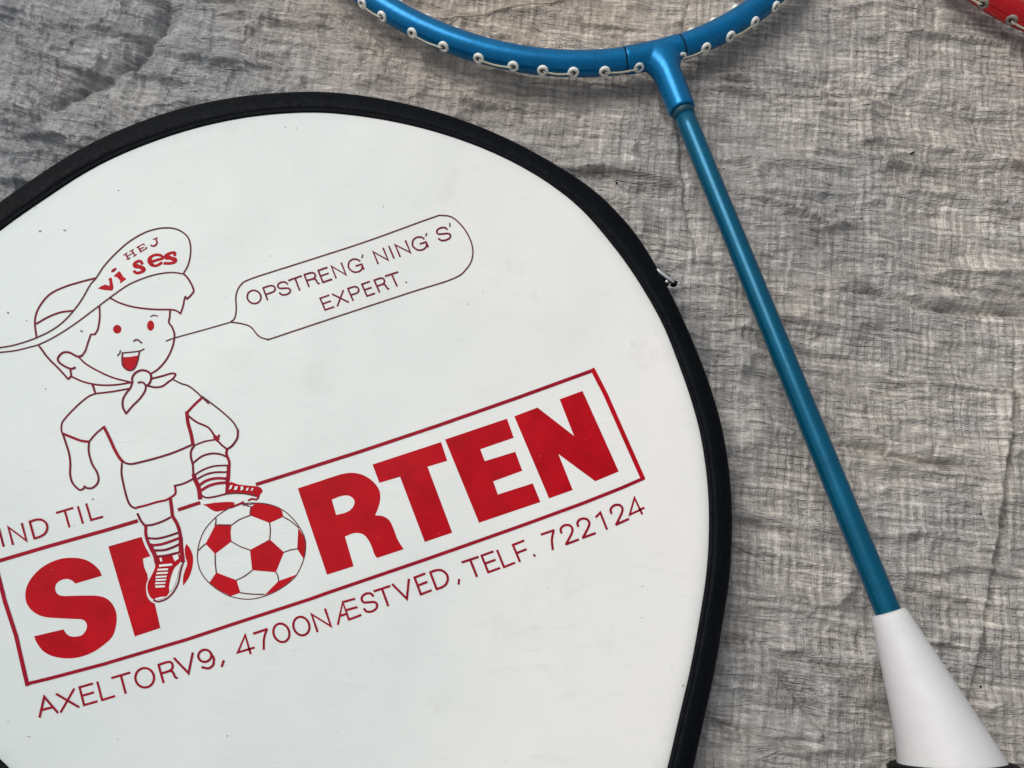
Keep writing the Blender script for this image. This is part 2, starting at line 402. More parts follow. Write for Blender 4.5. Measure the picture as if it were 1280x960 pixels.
for pts, w, dpt in CREASES:
    W = np.array([unz(x, y, 0)[:2] for x, y in catmull(pts, 5)])
    x0, x1, y0, y1 = W[:, 0].min() - .015, W[:, 0].max() + .015, W[:, 1].min() - .015, W[:, 1].max() + .015
    i0, i1 = np.searchsorted(ys, [y0, y1]); j0, j1 = np.searchsorted(xs, [x0, x1])
    sx = X[i0:i1, j0:j1] + jit[i0:i1, j0:j1]; sy = Y[i0:i1, j0:j1] + jit[i0:i1, j0:j1]
    if sx.size == 0: continue
    best = np.full(sx.shape, 9.0); along = np.zeros(sx.shape); L = 0
    seg = np.linalg.norm(np.diff(W, axis=0), axis=1); tot = seg.sum()
    for k in range(len(W) - 1):
        d = W[k + 1] - W[k]; t = np.clip(((sx - W[k, 0]) * d[0] + (sy - W[k, 1]) * d[1]) / (d @ d), 0, 1)
        r = np.hypot(sx - W[k, 0] - t * d[0], sy - W[k, 1] - t * d[1])
        m = r < best; best[m] = r[m]; along[m] = (L + t[m] * seg[k]) / tot; L += seg[k]
    fade = np.clip(np.minimum(along, 1 - along) * 8, 0.0, 1)
    H[i0:i1, j0:j1] += 2.4 * dpt * np.exp(-best / w) * (0.25 + 0.75 * fade) * (0.7 + 0.6 * vnoise(sx * 90, sy * 90, 5))
    H[i0:i1, j0:j1] -= dpt * 0.5 * np.exp(-(best / (w * 4)) ** 2) * fade
H -= 0.0024
# cloth presses flat under the weight of the cover and of the handle
cx, cy = -0.062, -0.030
H = np.where(np.hypot(X - cx, Y - cy) < 0.108, np.minimum(H, -0.0012), H)
hp = unz(1215, 1010, 0)
H -= 0.0030 * np.exp(-(((X - hp[0]) ** 2 + (Y - hp[1]) ** 2) / 0.03 ** 2))
ny, nx = X.shape
me = bpy.data.meshes.new('ground')
me.vertices.add(nx * ny)
me.vertices.foreach_set('co', np.stack([X, Y, H], -1).astype(np.float32).ravel())
idx = np.arange(nx * ny).reshape(ny, nx)
q = np.stack([idx[:-1, :-1], idx[:-1, 1:], idx[1:, 1:], idx[1:, :-1]], -1).reshape(-1, 4)
me.loops.add(q.size); me.polygons.add(len(q))
me.loops.foreach_set('vertex_index', q.astype(np.int32).ravel())
me.polygons.foreach_set('loop_start', (np.arange(len(q)) * 4).astype(np.int32))
me.polygons.foreach_set('use_smooth', np.ones(len(q), bool))
me.update(calc_edges=True); me.validate()
me.materials.append(TARP)
tarp = bpy.data.objects.new('ground', me); C.objects.link(tarp)
tarp['kind'] = 'structure'; tarp['label'] = 'creased grey woven plastic tarpaulin laid over the ground'
print('tarp verts', nx * ny)

# ================================================================ racket cover
ZT = 0.0130                                                # height of the white panel
cover = thing('racket_cover', 'round white vinyl racket cover with black edge and red shop print, lying on grey tarp', 'racket cover', (-0.062, -0.030, 0))
inner_vis = [(0, 287.5), (31, 265), (62, 244), (92, 224), (125, 205), (187, 178), (250, 158), (312, 145.5), (356, 141), (400, 140), (450, 144.5), (500, 153),
    (562, 169.5), (625, 194), (687, 229), (725, 259), (759, 297), (785, 331), (807, 365), (830, 407), (848, 452), (864.5, 499), (875, 537),
    (882, 577), (886.5, 624), (887, 662), (884, 715), (875, 775), (864, 835), (850, 895), (835, 960)]
inner_hid = [(810, 1050), (778, 1150), (745, 1260), (720, 1380), (705, 1500), (470, 1500), (425, 1360), (350, 1250), (235, 1160), (110, 1062), (10, 960),
    (-36, 915), (-92, 845), (-140, 760), (-163, 665), (-163, 565), (-143, 470), (-104, 392), (-55, 335)]
outer_vis = [(0, 252), (30, 230), (62, 209), (92, 190), (125, 173), (187, 147), (250, 129), (328, 117), (364, 114.5), (400, 114), (450, 118.5), (500, 127.5), (562, 144), (625, 168.5),
    (687, 201), (750, 243), (794, 289), (817, 325), (837, 362), (857, 405), (876, 448), (891, 490), (904, 537), (911, 577),
    (915.5, 624), (916, 668), (913, 722), (905, 775), (897, 824), (884, 887), (868, 960)]
cc = np.array(unz(390, 600, ZT)[:2])
def polar(pts, z):
    W = np.array([unz(x, y, z)[:2] for x, y in pts]) - cc
    return np.arctan2(W[:, 1], W[:, 0]), np.hypot(W[:, 0], W[:, 1])
ZR_I, ZR_O = ZT - 0.0006, 0.0095
ai, ri = polar(inner_vis + inner_hid, ZR_I)
ao, ro = polar(outer_vis, ZR_O)
NA = 360
ang = np.linspace(-math.pi, math.pi, NA, endpoint=False)
def periodic(a, r, smooth=2):
    o = np.argsort(a); a = a[o]; r = r[o]
    a3 = np.concatenate([a - 2 * math.pi, a, a + 2 * math.pi]); r3 = np.tile(r, 3)
    # cubic hermite interpolation
    m = np.gradient(r3, a3); k = np.clip(np.searchsorted(a3, ang) - 1, 0, len(a3) - 2)
    h = a3[k + 1] - a3[k]; t = (ang - a3[k]) / h
    v = (2 * t ** 3 - 3 * t ** 2 + 1) * r3[k] + (t ** 3 - 2 * t ** 2 + t) * h * m[k] + (-2 * t ** 3 + 3 * t ** 2) * r3[k + 1] + (t ** 3 - t ** 2) * h * m[k + 1]
    for _ in range(smooth): v = (np.roll(v, 1) + 2 * v + np.roll(v, -1)) / 4
    return v
Rin = periodic(ai, ri)
# width of the binding where traced, 7 mm elsewhere
a_s = np.argsort(ao); wid = ro[a_s] - np.interp(ao[a_s], ang, Rin)
aos = ao[a_s]
Wd = np.full(NA, 0.0072)
span = ang[(ang > aos[0]) & (ang < aos[-1])]
lo, hi = ao[-1], ao[0]                                      # visible run goes clockwise from upper left to lower right
inside = (ang >= lo) & (ang <= hi) if lo < hi else None
Wd = np.interp(ang, aos, wid, period=2 * math.pi)
for _ in range(6): Wd = (np.roll(Wd, 1) + 2 * Wd + np.roll(Wd, -1)) / 4
ring = lambda R_, z: np.stack([cc[0] + R_ * np.cos(ang), cc[1] + R_ * np.sin(ang), np.full(NA, z)], 1)
def rings(rs, closed_center=None):
    V = np.concatenate(rs); F = []
    for i in range(len(rs) - 1):
        for k in range(NA):
            l = (k + 1) % NA; F.append((i * NA + k, i * NA + l, (i + 1) * NA + l, (i + 1) * NA + k))
    if closed_center: F.append(tuple(range((len(rs) - 1) * NA, len(rs) * NA)))
    return V, F
V, F = rings([ring(Rin + .0006, ZR_I - .0006), ring(Rin - .0003, ZR_I - .0001), ring(Rin - .0012, ZT - .00035), ring(Rin - .0028, ZT - .0001), ring(Rin - .0045, ZT)], True)
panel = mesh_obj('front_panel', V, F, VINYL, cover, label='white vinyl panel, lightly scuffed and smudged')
# binding: turned edge, rolled shoulder, side wall with a zip in it
R0 = Rin; W_ = Wd
prof = [(-.0002, -.0011), (-.00015, .0001), (.0001, .00028), (.0006, .00042), (.0009, .00044), (.00105, .00022), (.0012, .00044)]
rs = [ring(R0 + a, ZR_I + z) for a, z in prof]
for tt, z in ((.30, ZR_I + .0005), (.50, ZR_I + .0002), (.70, ZR_I - .0006), (.86, ZR_I - .0015), (.96, ZR_I - .0026), (1.0, ZR_O - .0012)):
    rs.append(ring(R0 + W_ * tt + .0000, z))
rs += [ring(R0 + W_ - .0002, .0068), ring(R0 + W_ - .0012, .0064), ring(R0 + W_ - .0012, .0056), ring(R0 + W_ - .0003, .0052), ring(R0 + W_ - .0003, .0022), ring(R0 + W_ - .0015, .0006), ring(R0 + W_ - .006, -.0008)]
V, F = rings(rs)
band = mesh_obj('edge_binding', V, F, BAND, cover, label='black vinyl binding and side wall')

# --- print on the panel -------------------------------------------------
lev = [0]
def place(p, dz): return unz(p[0], p[1], ZT + dz)
class Print:
    def __init__(s): s.V = []; s.F = []; s.M = []
    def fill(s, loops, m=0, dz=0.00004):
        loops3 = [[Vector((x, y, 0)) for x, y in lp] for lp in loops]
        flat = [p for lp in loops for p in lp]
        base_ = len(s.V)
        for p in flat: s.V.append(place(p, dz))
        for t in tessellate_polygon(loops3):
            a, b2, c = [np.array(flat[i]) for i in t]
            cr = (b2[0] - a[0]) * (c[1] - a[1]) - (b2[1] - a[1]) * (c[0] - a[0])
            tri = t if cr < 0 else (t[0], t[2], t[1])        # pixel y runs down
            if abs(cr) < 1e-9: continue
            s.F.append(tuple(base_ + i for i in tri)); s.M.append(m)
    def stroke(s, pts, w, m=0, smooth=True, closed=False, taper=False):
        P = catmull(pts, 5, closed) if (smooth and len(pts) > 2) else np.array(pts, float)
        lev[0] += 1; dz = 0.00007 + (lev[0] % 14) * 0.000007
        n = len(P)
        if smooth is False and n > 2: pass
        base_ = len(s.V)
        for i in range(n):
            if closed: a = P[i] - P[i - 1]; b2 = P[(i + 1) % n] - P[i]
            else: a = P[i] - P[max(i - 1, 0)]; b2 = P[min(i + 1, n - 1)] - P[i]
            if i == 0 and not closed: a = b2
            if i == n - 1 and not closed: b2 = a
            a = a / (np.linalg.norm(a) + 1e-9); b2 = b2 / (np.linalg.norm(b2) + 1e-9)
            na = np.array([-a[1], a[0]]); nb = np.array([-b2[1], b2[0]]); mm = na + nb
            L = np.linalg.norm(mm)
            if L < 0.3: mm = na; k = 1.0
            else: mm = mm / L; k = min(1 / max(mm @ na, .35), 2.2)
            ww = w / 2
            if taper: ww *= max(0.25, min(1, 1.6 * min(i, n - 1 - i) / max(n - 1, 1) + .25))
            q_ = P[i]
            if not closed and i == 0: q_ = P[0] - a * w * 0.3
            if not closed and i == n - 1: q_ = P[-1] + a * w * 0.3
            s.V.append(place(q_ + mm * k * ww, dz)); s.V.append(place(q_ - mm * k * ww, dz))
        for i in range(n if closed else n - 1):
            j = (i + 1) % n
            s.F.append((base_ + 2 * i, base_ + 2 * j, base_ + 2 * j + 1, base_ + 2 * i + 1)); s.M.append(m)
    def build(s, name, label=None):
        o = mesh_obj(name, s.V, s.F, [INK_RED, INK_LINE, INK_THIN, INK_GREY, INK_WHITE], cover, False, s.M, label)
        bm = bmesh.new(); bm.from_mesh(o.data)
        for f in bm.faces:
            f.normal_update()
            if f.normal.z < 0: f.normal_flip()
        bm.to_mesh(o.data); bm.free(); return o

def sm(pts, corners=(), sub=5):
    """closed outline, smooth but for the corner indices"""
    n = len(pts); cs = sorted(corners)
    if not cs: return [tuple(p) for p in catmull(pts, sub, True)]
    out = []
    for a, b2 in zip(cs, cs[1:] + [cs[0] + n]):
        seg = [pts[i % n] for i in range(a, b2 + 1)]
        c = catmull(seg, sub) if len(seg) > 2 else np.array(seg, float)
        out += [tuple(p) for p in c[:-1]]
    return out

# heavy letters
S_ = Z(20, 680, 6, [(645, 238), (620, 190), (570, 145), (510, 115), (430, 103), (340, 110), (250, 142), (170, 195), (105, 270), (72, 350), (75, 430), (110, 490), (165, 530), (230, 550),
    (330, 557), (430, 562), (500, 568), (530, 600), (525, 645), (490, 685), (430, 695), (385, 680), (355, 640), (135, 692), (155, 740), (200, 800), (270, 840), (370, 858), (470, 850), (570, 815),
    (660, 755), (725, 690), (752, 600), (752, 520), (725, 455), (680, 410), (620, 390), (540, 386), (430, 388), (340, 388), (300, 360), (297, 310), (330, 275), (380, 262), (420, 275), (445, 297)])
p = Print(); p.fill([sm(S_, (0, 22, 23, 45))]); p.build('letter', 'heavy red capital S')
P_ = Z(120, 660, 6.4, [(98, 148), (365, 70), (385, 130), (410, 180), (435, 225), (375, 245), (385, 310), (410, 370), (415, 410), (400, 460), (405, 530), (430, 580), (470, 605), (515, 800), (310, 868)])
p = Print(); p.fill([sm(P_, (0, 1, 4, 5, 7, 8, 12, 13, 14))]); p.build('letter', 'heavy red capital P partly hidden by the printed foot')
R_ = Z(360, 580, 6.4, [(78, 195), (420, 82), (510, 70), (600, 88), (680, 140), (728, 205), (738, 270), (725, 340), (697, 410), (760, 418), (810, 450), (845, 520), (875, 600), (925, 682), (712, 752), (690, 720), (665, 650), (630, 590), (590, 558), (530, 553), (455, 580), (525, 818), (312, 886)])
Rh = Z(360, 580, 6.4, [(350, 285), (420, 258), (480, 252), (520, 275), (532, 310), (515, 350), (470, 385), (385, 408)])
p = Print(); p.fill([sm(R_, (0, 1, 8, 13, 14, 20, 21, 22)), sm(Rh, (0, 7))[::-1]]); p.build('letter', 'heavy red capital R')
p = Print(); p.fill([Z(450, 540, 6.4, [(100, 260), (648, 80), (698, 230), (540, 278), (738, 805), (518, 880), (320, 358), (155, 407)])]); p.build('letter', 'heavy red capital T')
p = Print(); p.fill([Z(550, 510, 6.4, [(40, 252), (535, 85), (590, 238), (322, 330), (358, 425), (602, 350), (658, 502), (425, 587), (463, 692), (742, 602), (803, 752), (312, 918)])]); p.build('letter', 'heavy red capital E')
p = Print(); p.fill([Z(630, 480, 6.4, [(82, 258), (268, 188), (560, 415), (445, 122), (628, 55), (918, 700), (730, 778), (435, 560), (550, 848), (360, 915)])]); p.build('letter', 'heavy red capital N')

# football standing for the O
p = Print(); B = lambda pts: Z(240, 620, 7.113, pts)
out = B([(560, 62), (660, 70), (760, 100), (860, 165), (950, 270), (1000, 370), (1010, 460), (990, 570), (930, 700), (850, 780), (740, 850), (630, 895), (500, 918), (350, 895), (240, 840), (150, 770), (80, 680), (50, 580), (50, 490), (72, 390), (120, 290), (210, 190), (300, 125), (400, 82), (480, 65)])
p.stroke(out, 1.3, 3, closed=True)
for pg in ([(690, 385), (818, 500), (745, 678), (535, 660), (515, 480)], [(525, 95), (570, 64), (660, 71), (760, 101), (800, 130), (812, 185), (690, 240), (515, 172)],
           [(205, 262), (352, 258), (343, 320), (350, 405), (205, 515), (120, 425)], [(215, 680), (395, 748), (430, 860), (345, 890), (240, 838), (155, 770)],
           [(945, 280), (1000, 370), (1008, 460), (992, 560), (935, 470)], [(770, 755), (925, 700), (850, 778), (740, 848), (640, 885)]):
    p.fill([B(pg)])
for ln in ([(690, 240), (696, 310), (690, 385)], [(818, 500), (880, 478), (935, 470)], [(745, 678), (762, 710), (770, 755)], [(535, 660), (470, 710), (395, 748)], [(515, 480), (430, 450), (350, 405)],
           [(352, 258), (420, 210), (515, 172)], [(205, 262), (212, 225), (210, 195)], [(120, 425), (90, 450), (55, 485)], [(205, 515), (206, 600), (215, 680)], [(812, 185), (880, 225), (945, 280)],
           [(430, 860), (530, 872), (640, 875)], [(450, 78), (490, 85), (525, 98)], [(210, 256), (280, 256), (352, 258)], [(515, 172), (518, 130), (525, 98)]):
    p.stroke(B(ln), 1.4, 3)
p.stroke(B([(460, 72), (510, 75), (560, 68)]), 1.2, 3)
p.build('football_print', 'red and white printed football in place of the letter O')

# frame round the name, broken where the foot crosses it
p = Print()
p.stroke([(-6, 702.5), (60, 683), (140, 660.6), (171, 651.3)], 4.6, 1, False)
p.stroke([(223.5, 637), (249, 628.6)], 4.4, 1, False)
p.stroke([(321, 605.3), (360, 593), (450, 564.5), (547.5, 531.9), (650, 496), (742, 462.6)], 4.4, 1, False)
p.stroke([(741, 462), (757, 493), (780, 545), (803.5, 598)], 5.6, 0, False)
p.stroke([(804, 598), (776.7, 610), (730, 628.5), (670, 650.5), (645, 659.5), (570, 686), (531, 699.6), (410, 740.8), (387, 749), (290, 780.5), (233, 799.5), (150, 824), (130.8, 829.8), (60, 848.5), (33, 855)], 4.2, 1, False)
p.stroke([(-7, 701), (6, 752), (20, 795), (27, 826), (34, 856)], 5.2, 1, False)
p.build('frame_print', 'dark red ruled frame round the shop name')

# speech bubble
p = Print()
Bu = Z(260, 240, 3.556, [(100, 578), (118, 560), (125, 520), (124, 460), (145, 413), (195, 384), (400, 318), (700, 221), (990, 116), (1040, 104), (1090, 115), (1140, 165), (1172, 230), (1175, 290), (1150, 340), (1090, 385), (900, 446), (600, 545), (300, 645), (265, 654), (225, 640), (190, 600), (150, 585), (100, 578)])
p.stroke(Bu, 1.7, 3)
p.stroke(Z(0, 260, 4, [(830, 665), (870, 650), (1000, 614), (1155, 570)]), 1.5, 3)
p.build('speech_bubble_print', 'thin outlined speech bubble with a pointer')

# thin lettering ---------------------------------------------------------
def arc(cx_, cy_, rx, ry, a0, a1, n=10):
    return [(cx_ + rx * math.cos(math.radians(a0 + (a1 - a0) * i / n)), cy_ + ry * math.sin(math.radians(a0 + (a1 - a0) * i / n))) for i in range(n + 1)]
# glyph strokes in a box 0..1 x 0..1; 's' smooth, 'l' straight
GL = {
 'A': [('l', [(0, 0), (.5, 1), (1, 0)]), ('l', [(.18, .34), (.82, .34)])],
 'E': [('l', [(1, 1), (0, 1), (0, 0), (1, 0)]), ('l', [(0, .52), (.9, .52)])],
 'F': [('l', [(1, 1), (0, 1), (0, 0)]), ('l', [(0, .5), (.9, .5)])],
 'L': [('l', [(0, 1), (0, 0), (1, 0)])], 'I': [('l', [(0, 1), (0, 0)])],
 'X': [('l', [(0, 1), (1, 0)]), ('l', [(1, 1), (0, 0)])],
 'T': [('l', [(0, 1), (1, 1)]), ('l', [(.5, 1), (.5, 0)])],
 'V': [('l', [(0, 1), (.5, 0), (1, 1)])],
 'N': [('l', [(0, 0), (0, 1), (1, 0), (1, 1)])],
 'O': [('c', arc(.5, .5, .5, .53, 0, 342, 19))], '0': [('c', arc(.5, .5, .5, .52, 0, 342, 19))],
 'D': [('l', [(0, 1), (0, 0)]), ('s', [(0, 1), (.4, 1), (.75, .9), (.97, .65), (.97, .35), (.75, .1), (.4, 0), (0, 0)])],
 'P': [('l', [(0, 1), (0, 0)]), ('s', [(0, 1), (.6, 1), (.9, .9), (.97, .72), (.88, .54), (.6, .45), (0, .45)])],
 'R': [('l', [(0, 1), (0, 0)]), ('s', [(0, 1), (.6, 1), (.88, .93), (.95, .76), (.86, .58), (.6, .5), (0, .5)]), ('s', [(.6, .5), (.8, .42), (.86, .28), (.9, .08), (1, 0)])],
 'S': [('s', [(.92, .76), (.8, .94), (.5, 1.02), (.18, .95), (.06, .76), (.16, .6), (.5, .51), (.84, .42), (.97, .25), (.84, .06), (.5, -.02), (.14, .06), (0, .26)])],
 'G': [('s', [(.95, .74), (.8, .94), (.5, 1.03), (.18, .9), (0, .5), (.18, .1), (.5, -.03), (.82, .06), (.98, .3)]), ('l', [(.55, .46), (.99, .46), (.99, 0.04)])],
 '7': [('l', [(0, 1), (1, 1)]), ('s', [(1, 1), (.6, .55), (.35, 0)])],
 '2': [('s', [(.02, .7), (.1, .92), (.45, 1.03), (.82, .93), (.92, .7), (.75, .48), (.35, .22), (0, 0)]), ('l', [(0, 0), (1, 0)])],
 '9': [('c', arc(.45, .68, .42, .33, 0, 342, 16)), ('s', [(.87, .68), (.95, .42), (.8, .08), (.45, -.04), (.08, .12)])],
}
def letters(p, items, up0, up1, w, m=1):
    x0 = items[0][1]; x1 = items[-1][1]
    for ch, bx, by, ex, ey in items:
        k = (bx - x0) / (x1 - x0 + 1e-6)
        up = np.array(up0) * (1 - k) + np.array(up1) * k
        bl = np.array([bx, by]); rt = np.array([ex - bx, ey - by])
        for kind, pts in GL[ch]:
            q_ = [tuple(bl + rt * a + up * b2) for a, b2 in pts]
            p.stroke(q_, w, m, kind != 'l', kind == 'c')
p = Print()
letters(p, [('A', 49.3, 896.2, 71.7, 890.5), ('X', 76, 890, 98, 883.6), ('E', 105, 881.4, 121, 876.8), ('L', 127.5, 875, 142.8, 870.3), ('T', 145.8, 869.5, 167.8, 863),
    ('O', 172.6, 861.4, 195, 855), ('R', 204.2, 853, 221, 847.5), ('V', 224, 844.8, 247, 838.2), ('9', 251.8, 837, 270.5, 831.5), ('7', 323.9, 813.4, 340.3, 808),
    ('0', 345.8, 804.5, 364.5, 799), ('0', 370.8, 796.3, 389.6, 790.3), ('N', 396.7, 789.2, 413.6, 782.8), ('S', 457, 766.7, 473.5, 760.5), ('T', 475.3, 760.1, 494.7, 753.7),
    ('V', 498.3, 751.6, 518.7, 745.3), ('E', 526, 742.9, 538.7, 738), ('D', 545.7, 736.3, 563, 730), ('T', 586, 723.5, 605.6, 717), ('E', 610.3, 715.3, 624.4, 710.2),
    ('L', 630, 708.8, 643.1, 703.6), ('F', 649.7, 701.7, 663, 696.5), ('7', 685.5, 688.5, 700.8, 683.3), ('2', 707.5, 680.3, 722.8, 674.5), ('2', 728.6, 672.1, 743.9, 666.5), ('2', 770.2, 655.7, 785.5, 648.7)],
    (-5.4, -22.4), (-9.2, -20.2), 2.9)
for ln in ([(279.4, 826), (277, 833)], [(573.8, 724.4), (573.2, 730)], [(745, 646.3), (750.3, 640.7), (758.5, 661.3)],
           [(802.5, 642.2), (793, 622.3), (787.2, 643.4), (804.8, 634.9)], [(313, 816.9), (306.4, 793.8), (297.1, 815.6), (317.4, 809.6)],
           [(422.4, 780.2), (428.3, 752.7), (436, 774.5)], [(428.3, 752.7), (443, 748.5)], [(433, 762.5), (445.9, 759)], [(436, 774.5), (450.8, 768.9)], [(424.6, 770), (434, 767)], [(667.4, 693.6), (668.4, 694.8)]):
    p.stroke(ln, 2.8, 1, False)
p.build('address_lettering', 'small dark red address and telephone line under the frame')
p = Print()
letters(p, [('I', 4.2, 682.5, 6, 682), ('N', 15.9, 680.2, 32.8, 675.8), ('D', 42.7, 673, 61.5, 667), ('T', 76.6, 661.5, 96.6, 655.5), ('I', 103.4, 653.7, 105, 653), ('L', 113.8, 650, 128, 646)], (-5.6, -21.4), (-6.0, -20), 2.8)
p.build('upper_lettering', 'small dark red words ending in TIL above the frame')
p = Print()
letters(p, [('O', 312.2, 381, 328.3, 376.2), ('P', 334.3, 374.6, 348, 370.4), ('S', 350.8, 369.8, 364.5, 365.8), ('T', 366.4, 365.3, 382.3, 359.7), ('R', 386, 358, 398.8, 354.4), ('E', 403.5, 352.8, 414.4, 349),
    ('N', 420, 347.3, 432.5, 343.5), ('G', 438.8, 341.8, 455, 337), ('N', 472.5, 329.4, 485, 325), ('I', 492.3, 322.5, 494, 322), ('N', 500, 320.6, 513, 315.6), ('G', 519, 314.5, 535.5, 309), ('S', 550, 302, 565, 297.2)], (-5.5, -14.9), (-6.4, -14.6), 2.1, 2)
for ln in ([(453.4, 318.5), (452.2, 322)], [(533.2, 291.6), (532.2, 295)], [(562, 279), (562.4, 283)], [(507.2, 352.2), (508, 352.8)]): p.stroke(ln, 1.6, 3, False)
letters(p, [('E', 406.4, 387.4, 417.4, 383.6), ('X', 421.7, 382.3, 435.4, 377.6), ('P', 441.2, 375.4, 453, 371.6), ('E', 458.7, 370, 468.2, 366.7), ('R', 474.2, 365, 485.7, 361), ('T', 488.2, 359.9, 503.8, 354.7)], (-6.3, -14.6), (-6.6, -14.8), 2.1, 2)
p.build('bubble_lettering', 'thin dark lettering on two lines in the speech bubble')
# cap lettering
p = Print(); c_ = lambda pts: Z(110, 270, 7.386, pts)
for ln, w in (([(345, 350), (372, 396)], 2.0), ([(403, 318), (433, 364)], 2.0), ([(360, 372), (418, 340)], 1.1), ([(326, 362), (362, 338)], 1.1), ([(355, 402), (390, 384)], 1.1), ([(384, 328), (420, 308)], 1.1), ([(418, 374), (448, 354)], 1.1),
              ([(462, 288), (488, 326)], 2.1), ([(448, 290), (512, 256), (520, 268)], 1.2), ([(475, 306), (515, 286)], 1.1), ([(478, 332), (540, 298), (538, 284)], 1.2),
              ([(600, 214), (640, 200)], 1.1), ([(624, 208), (636, 240), (628, 262), (605, 276), (580, 270)], 2.0)):
    p.stroke(c_(ln), w, 1, len(ln) > 3)
for pg in ([(88, 670), (120, 648), (160, 632), (198, 646), (197, 600), (186, 588), (206, 566), (219, 573), (236, 662), (224, 690), (150, 684)],
           [(238, 552), (286, 508), (296, 514), (330, 566), (345, 570), (352, 584), (300, 622), (292, 612), (300, 600), (262, 560), (248, 566)]):
    p.fill([c_(pg)])
for ln, w in (([(445, 458), (475, 468), (508, 486)], 4.8), ([(572, 392), (568, 420), (588, 446)], 4.8), ([(728, 372), (765, 388), (802, 406)], 4.8)):
    p.stroke(c_(ln), w, 0)
p.fill([[(110 + (238 + 26 * math.cos(a) ) / 7.386, 270 + (500 + 17 * math.sin(a) - 14 * math.cos(a)) / 7.386) for a in np.linspace(0, 2 * math.pi, 14, endpoint=False)]], 1)
for ln, w in (([(500, 440), (485, 418), (450, 422), (424, 448), (440, 470), (480, 468), (512, 478), (518, 500), (490, 518), (450, 526), (425, 510)], 3.6),
              ([(575, 425), (640, 405), (690, 388), (668, 362), (615, 360), (570, 385), (560, 420), (585, 452), (630, 458), (680, 432)], 3.3),
              ([(800, 362), (798, 338), (755, 344), (716, 366), (722, 390), (770, 388), (808, 398), (802, 424), (760, 436), (706, 436)], 3.5)):
    p.stroke(c_(ln), w, 0)
p.build('cap_lettering', 'dark red serif words printed on the peak of the cap')

